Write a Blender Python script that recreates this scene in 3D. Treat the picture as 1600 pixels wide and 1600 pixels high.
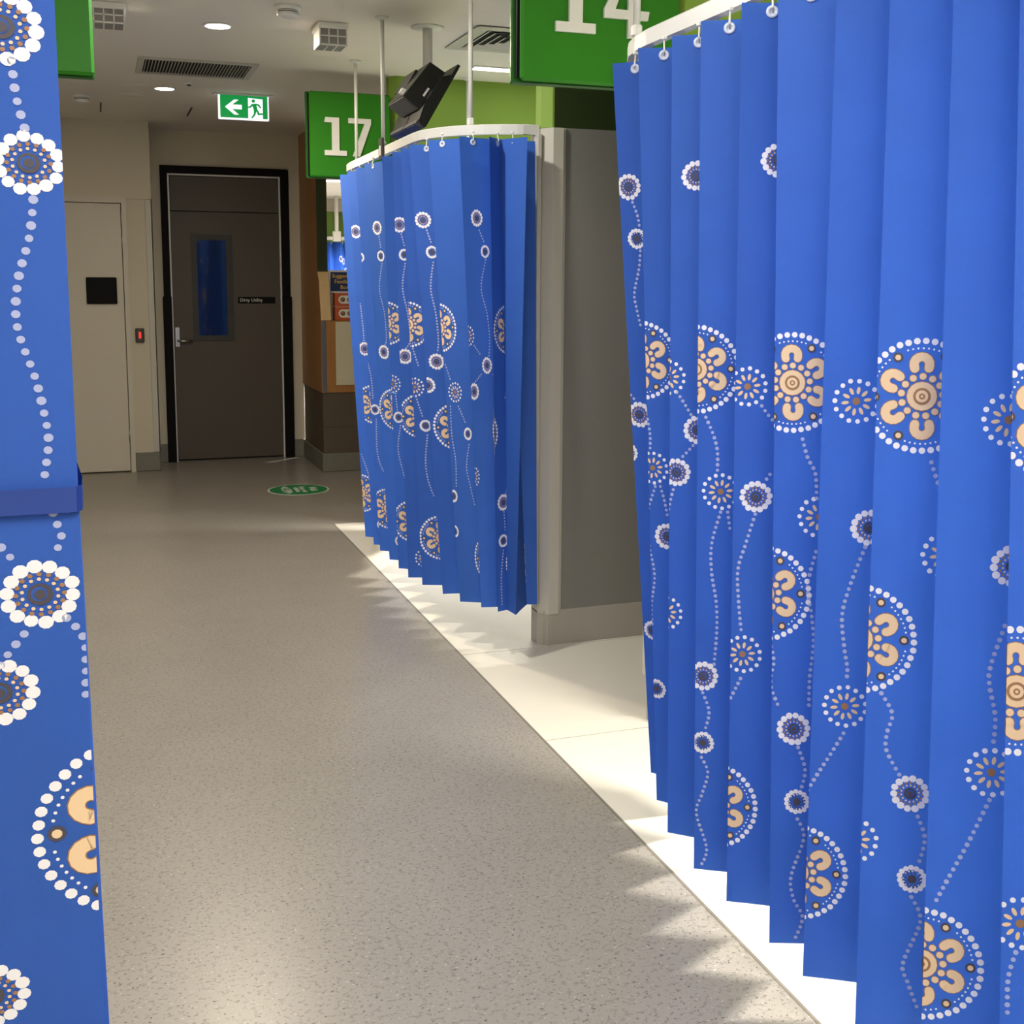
import bpy, math, random
import numpy as np
from mathutils import Matrix, Vector
random.seed(7)
PI = math.pi
scene = bpy.context.scene
for o in list(bpy.data.objects):
    bpy.data.objects.remove(o)
col = scene.collection

# ------------------------------------------------------------------ camera
F, CX, CY, YAW, PITCH, ROLL, H = 1833.25, 800.0, 698.94, .337904, .139701, .0058238, 1.55
def _rot(yaw, pitch, roll):
    c, s = math.cos, math.sin
    ry = np.array([[c(yaw), 0, -s(yaw)], [0, 1, 0], [s(yaw), 0, c(yaw)]])
    rx = np.array([[1, 0, 0], [0, c(pitch), -s(pitch)], [0, s(pitch), c(pitch)]])
    rz = np.array([[c(roll), -s(roll), 0], [s(roll), c(roll), 0], [0, 0, 1]])
    return rz @ rx @ ry
M3 = _rot(YAW, PITCH, ROLL)
w3 = lambda v: Vector((v[0], v[2], -v[1]))
cam_data = bpy.data.cameras.new('camera')
cam = bpy.data.objects.new('camera', cam_data)
col.objects.link(cam)
ax, ay, az = w3(M3[0]), -w3(M3[1]), -w3(M3[2])
cam.matrix_world = Matrix(((ax.x, ay.x, az.x, 0), (ax.y, ay.y, az.y, 0), (ax.z, ay.z, az.z, H), (0, 0, 0, 1)))
cam_data.sensor_width = 36
cam_data.sensor_fit = 'HORIZONTAL'
cam_data.lens = F / 1600 * 36
cam_data.shift_y = (CY - 800) / 1600
cam_data.clip_start = .02
scene.camera = cam

# ------------------------------------------------------------------ world, view
world = bpy.data.worlds.new('world')
scene.world = world
world.use_nodes = True
world.node_tree.nodes['Background'].inputs[0].default_value = (.9, .9, 1, 1)
world.node_tree.nodes['Background'].inputs[1].default_value = .05
scene.view_settings.view_transform = 'Standard'
scene.view_settings.look = 'None'
scene.view_settings.gamma = 1
scene.view_settings.use_curve_mapping = False
scene.view_settings.exposure = 0.30
P_DOWN, P_BAY, P_REC = 16.0, 56.0, 110.0          # watts of corridor downlights, bay battens, reception lights
WARM, NEUT = (1, .86, .66), (1, .95, .87)
CEIL = 2.79

# measured rays of the survey: turn a sighted direction into a point on a known plane
def ray(x, y):
    d = M3.T @ np.array([(x - CX) / F, (y - CY) / F, 1.]); return np.array([d[0], d[2], -d[1]])
O0 = np.array([0, 0, H])
def onZ(x, y, z): d = ray(x, y); return O0 + (z - H) / d[2] * d
def onX(x, y, X): d = ray(x, y); return O0 + X / d[0] * d

# ------------------------------------------------------------------ materials
def lin(c):
    c = c / 255
    return c / 12.92 if c <= .04045 else ((c + .055) / 1.055) ** 2.4
def rgb(r, g, b): return (lin(r), lin(g), lin(b), 1)
MATS = {}
def mat(name, c, rough=.5, metal=0., noise=0., nscale=8., bump=0., emit=0., spec=.5, fleck=None, trans=0., coat=0., grain=False, bscale=None):
    m = bpy.data.materials.new(name); m.use_nodes = True
    nt = m.node_tree; b = nt.nodes['Principled BSDF']
    b.inputs['Base Color'].default_value = c
    b.inputs['Roughness'].default_value = rough
    b.inputs['Metallic'].default_value = metal
    b.inputs['Specular IOR Level'].default_value = spec
    b.inputs['Coat Weight'].default_value = coat
    tc = nt.nodes.new('ShaderNodeTexCoord')
    colsock = None
    if noise:
        n = nt.nodes.new('ShaderNodeTexNoise'); n.inputs['Scale'].default_value = nscale; n.inputs['Detail'].default_value = 4
        src = tc.outputs['Object']
        if grain:
            mp = nt.nodes.new('ShaderNodeMapping'); mp.inputs['Scale'].default_value = (12, 12, .7)
            nt.links.new(src, mp.inputs[0]); src = mp.outputs[0]
        nt.links.new(src, n.inputs[0])
        mx = nt.nodes.new('ShaderNodeMix'); mx.data_type = 'RGBA'
        mx.inputs[6].default_value = tuple(v * (1 - noise) for v in c[:3]) + (1,)
        mx.inputs[7].default_value = tuple(min(1, v * (1 + noise)) for v in c[:3]) + (1,)
        nt.links.new(n.outputs[0], mx.inputs[0]); colsock = mx.outputs[2]
    if fleck:
        for i, (fc, sc, lo, amt) in enumerate(fleck):
            v = nt.nodes.new('ShaderNodeTexNoise'); v.inputs['Scale'].default_value = sc; v.inputs['Detail'].default_value = 2
            mp = nt.nodes.new('ShaderNodeMapping'); mp.inputs['Location'].default_value = (3.1 * i, 1.7 * i, 0); mp.inputs['Scale'].default_value = (.8, 1, 1)
            nt.links.new(tc.outputs['Object'], mp.inputs[0]); nt.links.new(mp.outputs[0], v.inputs[0])
            r = nt.nodes.new('ShaderNodeValToRGB'); r.color_ramp.elements[0].position = lo; r.color_ramp.elements[1].position = lo + .035
            r.color_ramp.elements[1].color = (amt, amt, amt, 1)
            nt.links.new(v.outputs[0], r.inputs[0])
            mx = nt.nodes.new('ShaderNodeMix'); mx.data_type = 'RGBA'
            nt.links.new(r.outputs[0], mx.inputs[0])
            if colsock: nt.links.new(colsock, mx.inputs[6])
            else: mx.inputs[6].default_value = c
            mx.inputs[7].default_value = fc; colsock = mx.outputs[2]
    if colsock: nt.links.new(colsock, b.inputs['Base Color'])
    if bump:
        n = nt.nodes.new('ShaderNodeTexNoise'); n.inputs['Scale'].default_value = bscale or nscale * 6
        nt.links.new(tc.outputs['Object'], n.inputs[0])
        bp = nt.nodes.new('ShaderNodeBump'); bp.inputs['Strength'].default_value = bump; bp.inputs['Distance'].default_value = .004
        nt.links.new(n.outputs[0], bp.inputs['Height']); nt.links.new(bp.outputs[0], b.inputs['Normal'])
    if emit:
        b.inputs['Emission Color'].default_value = c; b.inputs['Emission Strength'].default_value = emit
    if trans:
        t = nt.nodes.new('ShaderNodeBsdfTranslucent'); 
        if colsock: nt.links.new(colsock, t.inputs[0])
        else: t.inputs[0].default_value = c
        ms = nt.nodes.new('ShaderNodeMixShader'); ms.inputs[0].default_value = trans
        nt.links.new(b.outputs[0], ms.inputs[1]); nt.links.new(t.outputs[0], ms.inputs[2])
        nt.links.new(ms.outputs[0], nt.nodes['Material Output'].inputs[0])
    MATS[name] = m
    return m

def cloth_mat():
    c = rgb(56, 106, 204)
    m = mat('curtain_cloth', c, .62, noise=.10, nscale=7, spec=.4, trans=.28)
    nt = m.node_tree; b = nt.nodes['Principled BSDF']
    uv = nt.nodes.new('ShaderNodeUVMap')
    hs = []
    for a in (.9, -.7):                      # fine diagonal emboss of the non-woven sheet
        mp = nt.nodes.new('ShaderNodeMapping'); mp.inputs['Rotation'].default_value = (0, 0, a)
        w = nt.nodes.new('ShaderNodeTexWave'); w.inputs['Scale'].default_value = 170; w.inputs['Distortion'].default_value = .5
        nt.links.new(uv.outputs[0], mp.inputs[0]); nt.links.new(mp.outputs[0], w.inputs[0]); hs.append(w.outputs[1])
    mu = nt.nodes.new('ShaderNodeMath'); mu.operation = 'MULTIPLY'
    nt.links.new(hs[0], mu.inputs[0]); nt.links.new(hs[1], mu.inputs[1])
    bp = nt.nodes.new('ShaderNodeBump'); bp.inputs['Strength'].default_value = .35; bp.inputs['Distance'].default_value = .0012
    nt.links.new(mu.outputs[0], bp.inputs['Height']); nt.links.new(bp.outputs[0], b.inputs['Normal'])
    return m
CLOTH = [cloth_mat(),
         mat('print_white', rgb(238, 238, 246), .6), mat('print_lilac', rgb(168, 178, 222), .6),
         mat('print_tan', rgb(234, 204, 166), .6), mat('print_brown', rgb(158, 118, 84), .6), mat('print_dark', rgb(74, 70, 82), .6)]
FLOOR = mat('floor_vinyl', rgb(154, 149, 140), .30, noise=.10, nscale=3, spec=.4,
            fleck=[(rgb(70, 65, 60), 130, .635, .8), (rgb(205, 200, 190), 120, .66, .55), (rgb(116, 110, 102), 85, .58, .45)], bump=.05, bscale=60)
WVIN = mat('bay_vinyl', rgb(226, 221, 208), .38, noise=.03, nscale=5, spec=.4)
SEAM = mat('seam', rgb(128, 122, 110), .5)
CEILM = mat('ceiling_paint', rgb(236, 231, 219), .8, noise=.02, nscale=2)
WALL = mat('wall_paint', rgb(206, 198, 176), .6, noise=.03, nscale=3)
WDOOR = mat('white_door', rgb(208, 202, 184), .45, noise=.02)
SKIRT = mat('skirting_vinyl', rgb(120, 118, 108), .5, noise=.15, nscale=40)
DOORM = mat('brown_laminate', rgb(80, 71, 60), .5, noise=.05, nscale=6)
BLACK = mat('black_frame', rgb(10, 9, 9), .6, spec=.15)
DKGREY = mat('dark_grey', rgb(50, 48, 46), .5)
STEEL = mat('brushed_steel', rgb(170, 170, 172), .3, metal=1.)
WHITE = mat('white_metal', rgb(222, 222, 218), .35)
PLAST = mat('white_plastic', rgb(235, 235, 230), .4)
GROM = mat('clear_plastic', rgb(205, 214, 232), .3)
GREEN = mat('sign_green', rgb(44, 128, 20), .5, spec=.3)
DGREEN = mat('sign_edge_green', rgb(34, 92, 28), .35)
WGREEN = mat('wall_green', rgb(132, 168, 60), .6, noise=.02)
BOTTLE = mat('wall_bottle_green', rgb(38, 54, 14), .6, noise=.02)
PART = mat('partition_laminate', rgb(134, 132, 127), .5, noise=.05, nscale=60)
PTRIM = mat('partition_trim', rgb(196, 193, 182), .45)
CREAM = mat('coved_vinyl', rgb(172, 168, 157), .45)
WOOD = mat('oak_laminate', rgb(168, 118, 64), .4, noise=.22, nscale=4, grain=True)
LITOAK = mat('lit_oak', rgb(222, 190, 140), .4, noise=.12, nscale=6, grain=True)
STONE = mat('dark_kickboard', rgb(92, 80, 66), .5, noise=.12, nscale=8)
CPANEL = mat('counter_white', rgb(214, 206, 178), .4)
GLASS = mat('door_glass', rgb(10, 14, 26), .06, spec=.9, coat=1.)
MONB = mat('monitor_black', rgb(20, 20, 21), .4)
MONG = mat('monitor_grey', rgb(62, 62, 64), .5)
MONP = mat('monitor_ports', rgb(46, 52, 84), .5)
SCREEN = mat('screen_glass', rgb(8, 8, 10), .1)
EMIT = mat('lamp_diffuser', (1, .93, .78, 1), emit=14)
EMITW = mat('batten_diffuser', (1, .96, .9, 1), emit=10)
EMITP = mat('added_panel_diffuser', (1, .95, .87, 1), emit=2)
EXG = mat('exit_green', rgb(10, 150, 70), .5, emit=.55)
EXW = mat('exit_white', rgb(238, 236, 245), .5, emit=.9)
GRID = mat('grey_grille', rgb(140, 138, 134), .5)
VOID = mat('duct_void', rgb(10, 10, 10), .9)
STIK = mat('sticker_green', rgb(30, 140, 78), .4)
ORANGE = mat('orange_carton', rgb(196, 92, 46), .5)
NAVY = mat('navy_card', rgb(34, 56, 104), .4)
YEL = mat('yellow_ink', rgb(230, 186, 90), .5)
RED = mat('red_led', rgb(230, 50, 40), emit=1.)
STRAP = mat('tie_strap', rgb(30, 62, 146), .6, noise=.08, nscale=20)

# ------------------------------------------------------------------ mesh helpers
class MB:
    def __init__(s): s.v = []; s.f = []; s.m = []; s.sm = []
    def add(s, vs, fs, mi=0, smooth=False):
        b = len(s.v); s.v += [tuple(map(float, v)) for v in vs]
        for f in fs: s.f.append([b + i for i in f]); s.m.append(mi); s.sm.append(smooth)
        return s
    def box(s, a, b, mi=0, bev=0.):
        x0, y0, z0 = (min(p, q) for p, q in zip(a, b)); x1, y1, z1 = (max(p, q) for p, q in zip(a, b))
        if bev <= 0:
            return s.add([(x0, y0, z0), (x1, y0, z0), (x1, y1, z0), (x0, y1, z0), (x0, y0, z1), (x1, y0, z1), (x1, y1, z1), (x0, y1, z1)],
                         [(0, 3, 2, 1), (4, 5, 6, 7), (0, 1, 5, 4), (1, 2, 6, 5), (2, 3, 7, 6), (3, 0, 4, 7)], mi)
        e = min(bev, (x1 - x0) / 2.01, (y1 - y0) / 2.01, (z1 - z0) / 2.01); idx = {}; vs = []
        for sx in (0, 1):
            for sy in (0, 1):
                for sz in (0, 1):
                    X, Y, Z = (x0, x1)[sx], (y0, y1)[sy], (z0, z1)[sz]; dx, dy, dz = (e, -e)[sx], (e, -e)[sy], (e, -e)[sz]
                    for k, p in enumerate(((X, Y + dy, Z + dz), (X + dx, Y, Z + dz), (X + dx, Y + dy, Z))):
                        idx[sx, sy, sz, k] = len(vs); vs.append(p)
        fs = []; c = Vector(((x0 + x1) / 2, (y0 + y1) / 2, (z0 + z1) / 2))
        def face(ids):
            n = (Vector(vs[ids[1]]) - Vector(vs[ids[0]])).cross(Vector(vs[ids[2]]) - Vector(vs[ids[0]]))
            fc = sum((Vector(vs[i]) for i in ids), Vector()) / len(ids) - c
            fs.append(ids if n.dot(fc) > 0 else ids[::-1])
        for t in (0, 1):
            face([idx[t, 0, 0, 0], idx[t, 1, 0, 0], idx[t, 1, 1, 0], idx[t, 0, 1, 0]])
            face([idx[0, t, 0, 1], idx[1, t, 0, 1], idx[1, t, 1, 1], idx[0, t, 1, 1]])
            face([idx[0, 0, t, 2], idx[1, 0, t, 2], idx[1, 1, t, 2], idx[0, 1, t, 2]])
        for a_ in (0, 1):
            for b_ in (0, 1):
                face([idx[a_, b_, 0, 0], idx[a_, b_, 1, 0], idx[a_, b_, 1, 1], idx[a_, b_, 0, 1]])
                face([idx[a_, 0, b_, 0], idx[a_, 1, b_, 0], idx[a_, 1, b_, 2], idx[a_, 0, b_, 2]])
                face([idx[0, a_, b_, 1], idx[1, a_, b_, 1], idx[1, a_, b_, 2], idx[0, a_, b_, 2]])
                for c_ in (0, 1): face([idx[a_, b_, c_, k] for k in range(3)])
        return s.add(vs, fs, mi)
    def lathe(s, prof, c, axis='z', n=20, mi=0, smooth=True):
        vs = []; fs = []
        for r, h in prof:
            for i in range(n):
                a = 2 * PI * i / n; p = (r * math.cos(a), r * math.sin(a), h)
                if axis == 'y': p = (p[0], -p[2], p[1])
                if axis == 'x': p = (p[2], p[0], p[1])
                vs.append((c[0] + p[0], c[1] + p[1], c[2] + p[2]))
        for j in range(len(prof) - 1):
            for i in range(n): fs.append((j * n + i, j * n + (i + 1) % n, (j + 1) * n + (i + 1) % n, (j + 1) * n + i))
        fs.append(tuple(range(n))[::-1]); fs.append(tuple((len(prof) - 1) * n + i for i in range(n)))
        return s.add(vs, fs, mi, smooth)
    def tube(s, pts, r, n=10, mi=0):
        pts = [Vector(p) for p in pts]; vs = []; fs = []
        for i, p in enumerate(pts):
            t = (pts[min(i + 1, len(pts) - 1)] - pts[max(i - 1, 0)]).normalized()
            u = t.cross(Vector((0, 0, 1))); u = u.normalized() if u.length > 1e-3 else Vector((1, 0, 0)); v = t.cross(u)
            for k in range(n): a = 2 * PI * k / n; vs.append(p + u * r * math.cos(a) + v * r * math.sin(a))
        for i in range(len(pts) - 1):
            for k in range(n): fs.append((i * n + k, i * n + (k + 1) % n, (i + 1) * n + (k + 1) % n, (i + 1) * n + k))
        fs.append(tuple(range(n))[::-1]); fs.append(tuple((len(pts) - 1) * n + k for k in range(n)))
        return s.add(vs, fs, mi, True)
    def sweep(s, path, w, z0, z1, mi=0, lip=0.):
        """rectangular rail along a flat path"""
        vs = []; fs = []; P2 = [Vector((p[0], p[1])) for p in path]
        for i, p in enumerate(P2):
            t = (P2[min(i + 1, len(P2) - 1)] - P2[max(i - 1, 0)]).normalized(); n = Vector((-t.y, t.x)) * w / 2
            e = min(.004, (z1 - z0) / 4)
            for q, z in ((n, z0), (n, z1 - e), (n * .75, z1), (n * -.75, z1), (-n, z1 - e), (-n, z0)): vs.append((p.x + q.x, p.y + q.y, z))
        for i in range(len(P2) - 1):
            for k in range(6): fs.append((i * 6 + k, (i + 1) * 6 + k, (i + 1) * 6 + (k + 1) % 6, i * 6 + (k + 1) % 6))
        fs.append(tuple(range(6))); fs.append(tuple((len(P2) - 1) * 6 + k for k in range(6))[::-1])
        return s.add(vs, fs, mi, False)
    def prism(s, poly, plane, d0, d1, mi=0):
        """extrude a polygon: plane 'xz' along y, 'yz' along x, 'xy' along z"""
        n = len(poly)
        f = {'xz': lambda p, d: (p[0], d, p[1]), 'yz': lambda p, d: (d, p[0], p[1]), 'xy': lambda p, d: (p[0], p[1], d)}[plane]
        area = sum(poly[i][0] * poly[(i + 1) % n][1] - poly[(i + 1) % n][0] * poly[i][1] for i in range(n))
        if area < 0: poly = poly[::-1]
        if plane == 'xz': d0, d1 = max(d0, d1), min(d0, d1)
        else: d0, d1 = min(d0, d1), max(d0, d1)
        vs = [f(p, d0) for p in poly] + [f(p, d1) for p in poly]
        fs = [tuple(range(n))[::-1], tuple(range(n, 2 * n))] + [(i, (i + 1) % n, n + (i + 1) % n, n + i) for i in range(n)]
        return s.add(vs, fs, mi)
    def build(s, name, mats, parent=None, loc=None):
        me = bpy.data.meshes.new(name); me.from_pydata(s.v, [], s.f); me.update()
        for m in (mats if isinstance(mats, (list, tuple)) else [mats]): me.materials.append(m)
        me.polygons.foreach_set('material_index', s.m); me.polygons.foreach_set('use_smooth', s.sm)
        o = bpy.data.objects.new(name, me); col.objects.link(o)
        if parent: o.parent = parent; o.matrix_parent_inverse = parent.matrix_basis.inverted()
        if loc: o.location = loc
        return o
def tag(o, label=None, cat=None, group=None, kind=None):
    if label: o['label'] = label
    if cat: o['category'] = cat
    if group: o['group'] = group
    if kind: o['kind'] = kind
    return o
def thing(name, label, cat, loc=(0, 0, 0), group=None):
    o = bpy.data.objects.new(name, None); col.objects.link(o); o.location = loc; o.empty_display_size = .05
    return tag(o, label, cat, group)
def struct(name, label=None, cat=None, loc=(0, 0, 0)):
    o = bpy.data.objects.new(name, None); col.objects.link(o); o.location = loc; o.empty_display_size = .05
    return tag(o, label, cat, kind='structure')
def text(body, size, mtx, name, m, parent, depth=.0006, align='LEFT', bold=0.):
    cu = bpy.data.curves.new(name, 'FONT'); cu.body = body; cu.size = size; cu.extrude = depth; cu.align_x = align; cu.offset = bold; cu.resolution_u = 3
    t = bpy.data.objects.new(name, cu); col.objects.link(t); bpy.context.view_layer.update()
    me = bpy.data.meshes.new_from_object(t.evaluated_get(bpy.context.evaluated_depsgraph_get()))
    bpy.data.objects.remove(t); me.materials.clear(); me.materials.append(m)
    o = bpy.data.objects.new(name, me); col.objects.link(o); o.parent = parent
    o.matrix_parent_inverse = parent.matrix_basis.inverted(); o.matrix_basis = mtx
    return o
FACE = lambda x, y, z: Matrix(((1, 0, 0, x), (0, 0, -1, y), (0, 1, 0, z), (0, 0, 0, 1)))     # upright text facing -Y
def area_light(name, loc, power, sx, sy, color, parent, shape='RECTANGLE', spread=PI):
    L = bpy.data.lights.new(name, 'AREA'); L.energy = power; L.shape = shape; L.size = sx; L.size_y = sy; L.color = color; L.spread = spread
    o = bpy.data.objects.new(name, L); col.objects.link(o); o.location = loc
    o.parent = parent; o.matrix_parent_inverse = parent.matrix_basis.inverted()
    return o

# ------------------------------------------------------------------ room shell
XL, XR, YF, YB = -2.6, 4.6, -3.2, 19.4
EDGE = 1.379                         # line between corridor vinyl and bay vinyl
fl = struct('floor', 'grey flecked vinyl floor of the corridor', 'floor')
MB().box((XL, YF, -.06), (EDGE, 7.385, 0)).build('corridor_vinyl', FLOOR, fl)
MB().box((XL, 7.385, -.06), (8.0, YB, 0)).build('corridor_vinyl', FLOOR, fl)
fb = struct('floor.001', 'cream white vinyl floor of the treatment bays', 'floor', (EDGE, 3, 0))
ys = [YF, .6, 3.574, 4.553, 7.385]
for i in range(4):
    MB().box((EDGE + .004, ys[i] + (.0025 if i else 0), -.06), (XR, ys[i + 1] - .0025, .0004)).build('vinyl_sheet', WVIN, fb)
MB().box((EDGE - .004, YF, -.05), (EDGE + .004, 7.385, .0012)).build('edge_strip', SEAM, fb)
MB().box((EDGE + .004, YF, -.06), (XR, 7.384, -.001)).build('seam_weld', SEAM, fb)
ce = struct('ceiling', 'cream painted plasterboard ceiling', 'ceiling', (0, 3, CEIL))
MB().box((XL, YF, CEIL), (8.0, YB, CEIL + .1)).build('ceiling_board', CEILM, ce)
for x, y0, y1 in ((.078, 9.02, 9.5), (.70, 9.02, 9.5)):
    MB().box((x - .006, y0, CEIL - .003), (x + .006, y1, CEIL + .01)).build('slot', DKGREY, ce)
def wallbox(name, a, b, m=WALL, label=None):
    o = MB().box(a, b).build(name, m); return tag(o, label, 'wall' if label else None, kind='structure')
wallbox('wall_left', (XL - .1, YF, 0), (XL, YB, CEIL), label='cream wall behind the left hand bays')
wallbox('wall_right', (XR, YF, 0), (XR + .1, 7.3, CEIL), WGREEN, label='green wall at the head of the treatment bays')
wallbox('wall_front', (XL, YF - .1, 0), (XR, YF, CEIL), label='cream wall behind the viewer')
wallbox('wall_far', (1.8, YB, 0), (8.1, YB + .1, CEIL), label='far wall of the room beyond the reception counter')
wallbox('wall_far_side', (8.0, 7.3, 0), (8.1, YB, CEIL), label='side wall of the room beyond the reception counter')

# back wall with the recessed dark door, and the wall to its left with a white door
wb = struct('wall_back', 'cream end wall of the corridor around the dark door', 'wall', (1, 10.42, 0))
MB().box((.43, 10.42, .155), (.530, 10.6, CEIL)).box((1.600, 10.42, .155), (1.70, 10.6, CEIL)).box((.530, 10.42, 2.5), (1.600, 10.6, CEIL)).build('plaster', WALL, wb)
MB().box((.43, 10.405, 0), (.530, 10.6, .155), bev=.004).build('skirting', SKIRT, wb)
MB().box((1.600, 10.405, 0), (1.69, 10.6, .155), bev=.004).build('skirting', SKIRT, wb)
MB().box((.53, 10.46, 0), (1.60, 10.6, 2.5)).build('backing', BLACK, wb)
wl = struct('wall_back_left', 'cream wall with a white door left of the dark door', 'wall', (-.5, 9.945, 0))
MB().box((XL, 9.945, 2.19), (.434, 10.6, CEIL)).box((.232, 9.955, .155), (.43, 10.6, 2.19)).box((XL, 9.955, .155), (-.80, 10.6, 2.19)).box((-.80, 10.0, 0), (.232, 10.6, 2.19)).build('plaster', WALL, wl)
MB().box((.243, 9.945, 0), (.436, 10.6, .155), bev=.006).build('skirting', SKIRT, wl)
MB().box((XL, 9.945, 0), (-.80, 10.0, .155), bev=.006).build('skirting', SKIRT, wl)
MB().box((.386, 9.944, .158), (.440, 9.956, 2.184), bev=.003).box((.428, 9.944, .158), (.440, 10.05, 2.184), bev=.003).build('corner_guard', PTRIM, wl)

d1 = struct('door_1', 'dark brown utility door with narrow window and black frame', 'door', (1.06, 10.42, 0))
f = MB()
for x0, x1 in ((.530, .588), (1.522, 1.584)): f.box((x0, 10.385, 0), (x1, 10.46, 2.436))
f.box((.530, 10.385, 2.436), (1.584, 10.46, 2.5)); f.build('frame', BLACK, d1)
MB().box((.520, 10.372, 0), (.592, 10.40, 1.415), bev=.004).build('frame_guard', BLACK, d1)
MB().box((1.520, 10.372, 0), (1.602, 10.40, 1.415), bev=.004).build('frame_guard', BLACK, d1)
MB().box((.588, 10.40, 0), (.602, 10.47, 2.436)).box((1.508, 10.40, 0), (1.522, 10.47, 2.436)).box((.602, 10.40, 2.422), (1.508, 10.47, 2.436)).build('jamb_strip', WHITE, d1)
MB().box((.606, 10.425, 2.131), (1.506, 10.465, 2.418), bev=.003).build('over_panel', DOORM, d1)
lf = MB()
wx0, wx1, wz0, wz1 = .79, 1.085, 1.06, 1.915
lf.box((.606, 10.425, .014), (wx0, 10.465, 2.125)).box((wx1, 10.425, .014), (1.506, 10.465, 2.125)).box((wx0, 10.425, .014), (wx1, 10.465, wz0)).box((wx0, 10.425, wz1), (wx1, 10.465, 2.125))
leaf = lf.build('leaf', DOORM, d1)
wf = MB()
X0, X1, Z0, Z1 = .767, 1.109, 1.037, 1.938
wf.box((X0, 10.412, Z0), (X0 + .046, 10.44, Z1)).box((X1 - .056, 10.412, Z0), (X1, 10.44, Z1)).box((X0 + .046, 10.412, Z0), (X1 - .056, 10.44, Z0 + .046)).box((X0 + .046, 10.412, Z1 - .048), (X1 - .056, 10.44, Z1))
wf.build('window_frame', DKGREY, leaf)
MB().box((X0 + .04, 10.43, Z0 + .04), (X1 - .05, 10.436, Z1 - .04)).build('pane', GLASS, leaf)
hd = MB().box((.612, 10.415, .987), (.652, 10.426, 1.156), bev=.003).build('handle_plate', STEEL, leaf)
MB().tube([(.636, 10.42, 1.04), (.636, 10.37, 1.04), (.645, 10.362, 1.04), (.752, 10.362, 1.037)], .010).build('lever', STEEL, leaf)
np_ = MB().box((1.146, 10.414, 1.356), (1.463, 10.426, 1.411), bev=.002).build('name_plate', BLACK, leaf)
text('Dirty Utility', .040, FACE(1.160, 10.4135, 1.372), 'lettering', PLAST, leaf)

d2 = struct('door_2', 'white door with hinges beside the left curtain', 'door', (-.3, 9.955, 0))
MB().box((-.80, 9.935, 0), (-.76, 10.0, 2.153)).box((.206, 9.935, 0), (.243, 10.0, 2.153)).box((-.80, 9.935, 2.153), (.243, 10.0, 2.2)).build('frame', WDOOR, d2)
MB().box((-.755, 9.948, .01), (.200, 10.0, 2.148), bev=.003).build('leaf', WDOOR, d2)
for z0, z1 in ((1.98, 2.09), (1.80, 1.915), (.25, .36)):
    MB().lathe([(.006, z0), (.006, z1)], (.2035, 9.940, 0), n=10).build('hinge', STEEL, d2)
o = MB().box((-.08, 9.925, 1.361), (.150, 9.948, 1.571), bev=.006); o = o.build('wall_plate', BLACK)
tag(o, 'plain black square plate fixed on the white door', 'plate')
rd = thing('card_reader', 'small dark card reader with red light on the cream wall', 'card reader', (.31, 9.94, 1.11))
MB().box((.276, 9.925, 1.053), (.345, 9.955, 1.166), bev=.006).build('housing', mat('reader_brown', rgb(52, 40, 34), .4), rd)
MB().box((.302, 9.9235, 1.085), (.320, 9.927, 1.138), bev=.002).build('led', RED, rd)

# ------------------------------------------------------------------ bay partitions
def partition(label, y0, y1, x0, loc, guard=True, upper=WGREEN):
    p = struct('wall_partition', label, 'wall', loc)
    t = y1 - y0
    MB().box((x0 + .035, y0, .154), (XR, y1, 2.174)).build('panel', PART, p)
    MB().box((x0 + .02, y0 - .0015, 0), (XR, y1 + .0015, .154), bev=.002).build('skirting', CREAM, p)
    MB().prism([(x0, y0 + .035), (x0 + .037, y0), (x0 + .045, y0), (x0 + .045, y1), (x0 + .037, y1), (x0, y1 - .035)], 'xy', 2.174, CEIL).build('upper_end_strip', WGREEN, p)
    MB().box((x0 + .045, y0, 2.174), (XR, y1, CEIL)).build('upper_panel', upper, p)
    if guard:
        MB().prism([(x0, y0 + .03), (x0 + .036, y0 - .016), (x0 + .081, y0 - .016), (x0 + .081, y0 + .01), (x0 + .081, y1 - .01), (x0 + .036, y1), (x0, y1 - .03)], 'xy', .14, 2.172).build('corner_guard', PTRIM, p)
        MB().box((x0 + .084, y0 - .006, .154), (x0 + .096, y0 + .01, 2.172), bev=.002).build('guard_trim', PTRIM, p)
        MB().box((x0 - .022, y0 + .01, .17), (x0 - .003, y1 - .03, 2.15), bev=.003).build('track_post', PTRIM, p)
        MB().prism([(x0, y0 + .03), (x0 + .036, y0 - .008), (x0 + .06, y0 - .008), (x0 + .06, y1), (x0, y1 - .03)], 'xy', 0, .145).build('skirting_end', CREAM, p)
    return p
partition('grey partition with green upper panel beside the middle curtain', 4.57, 4.70, 1.735, (1.77, 4.6, 0), upper=BOTTLE)
partition('partition with bright green upper wall behind the middle curtain', 7.20, 7.33, 1.73, (1.77, 7.25, 0))
partition('partition with olive green top behind the sign reading 14', 3.56, 3.68, 1.80, (1.8, 3.6, 0))

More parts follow.
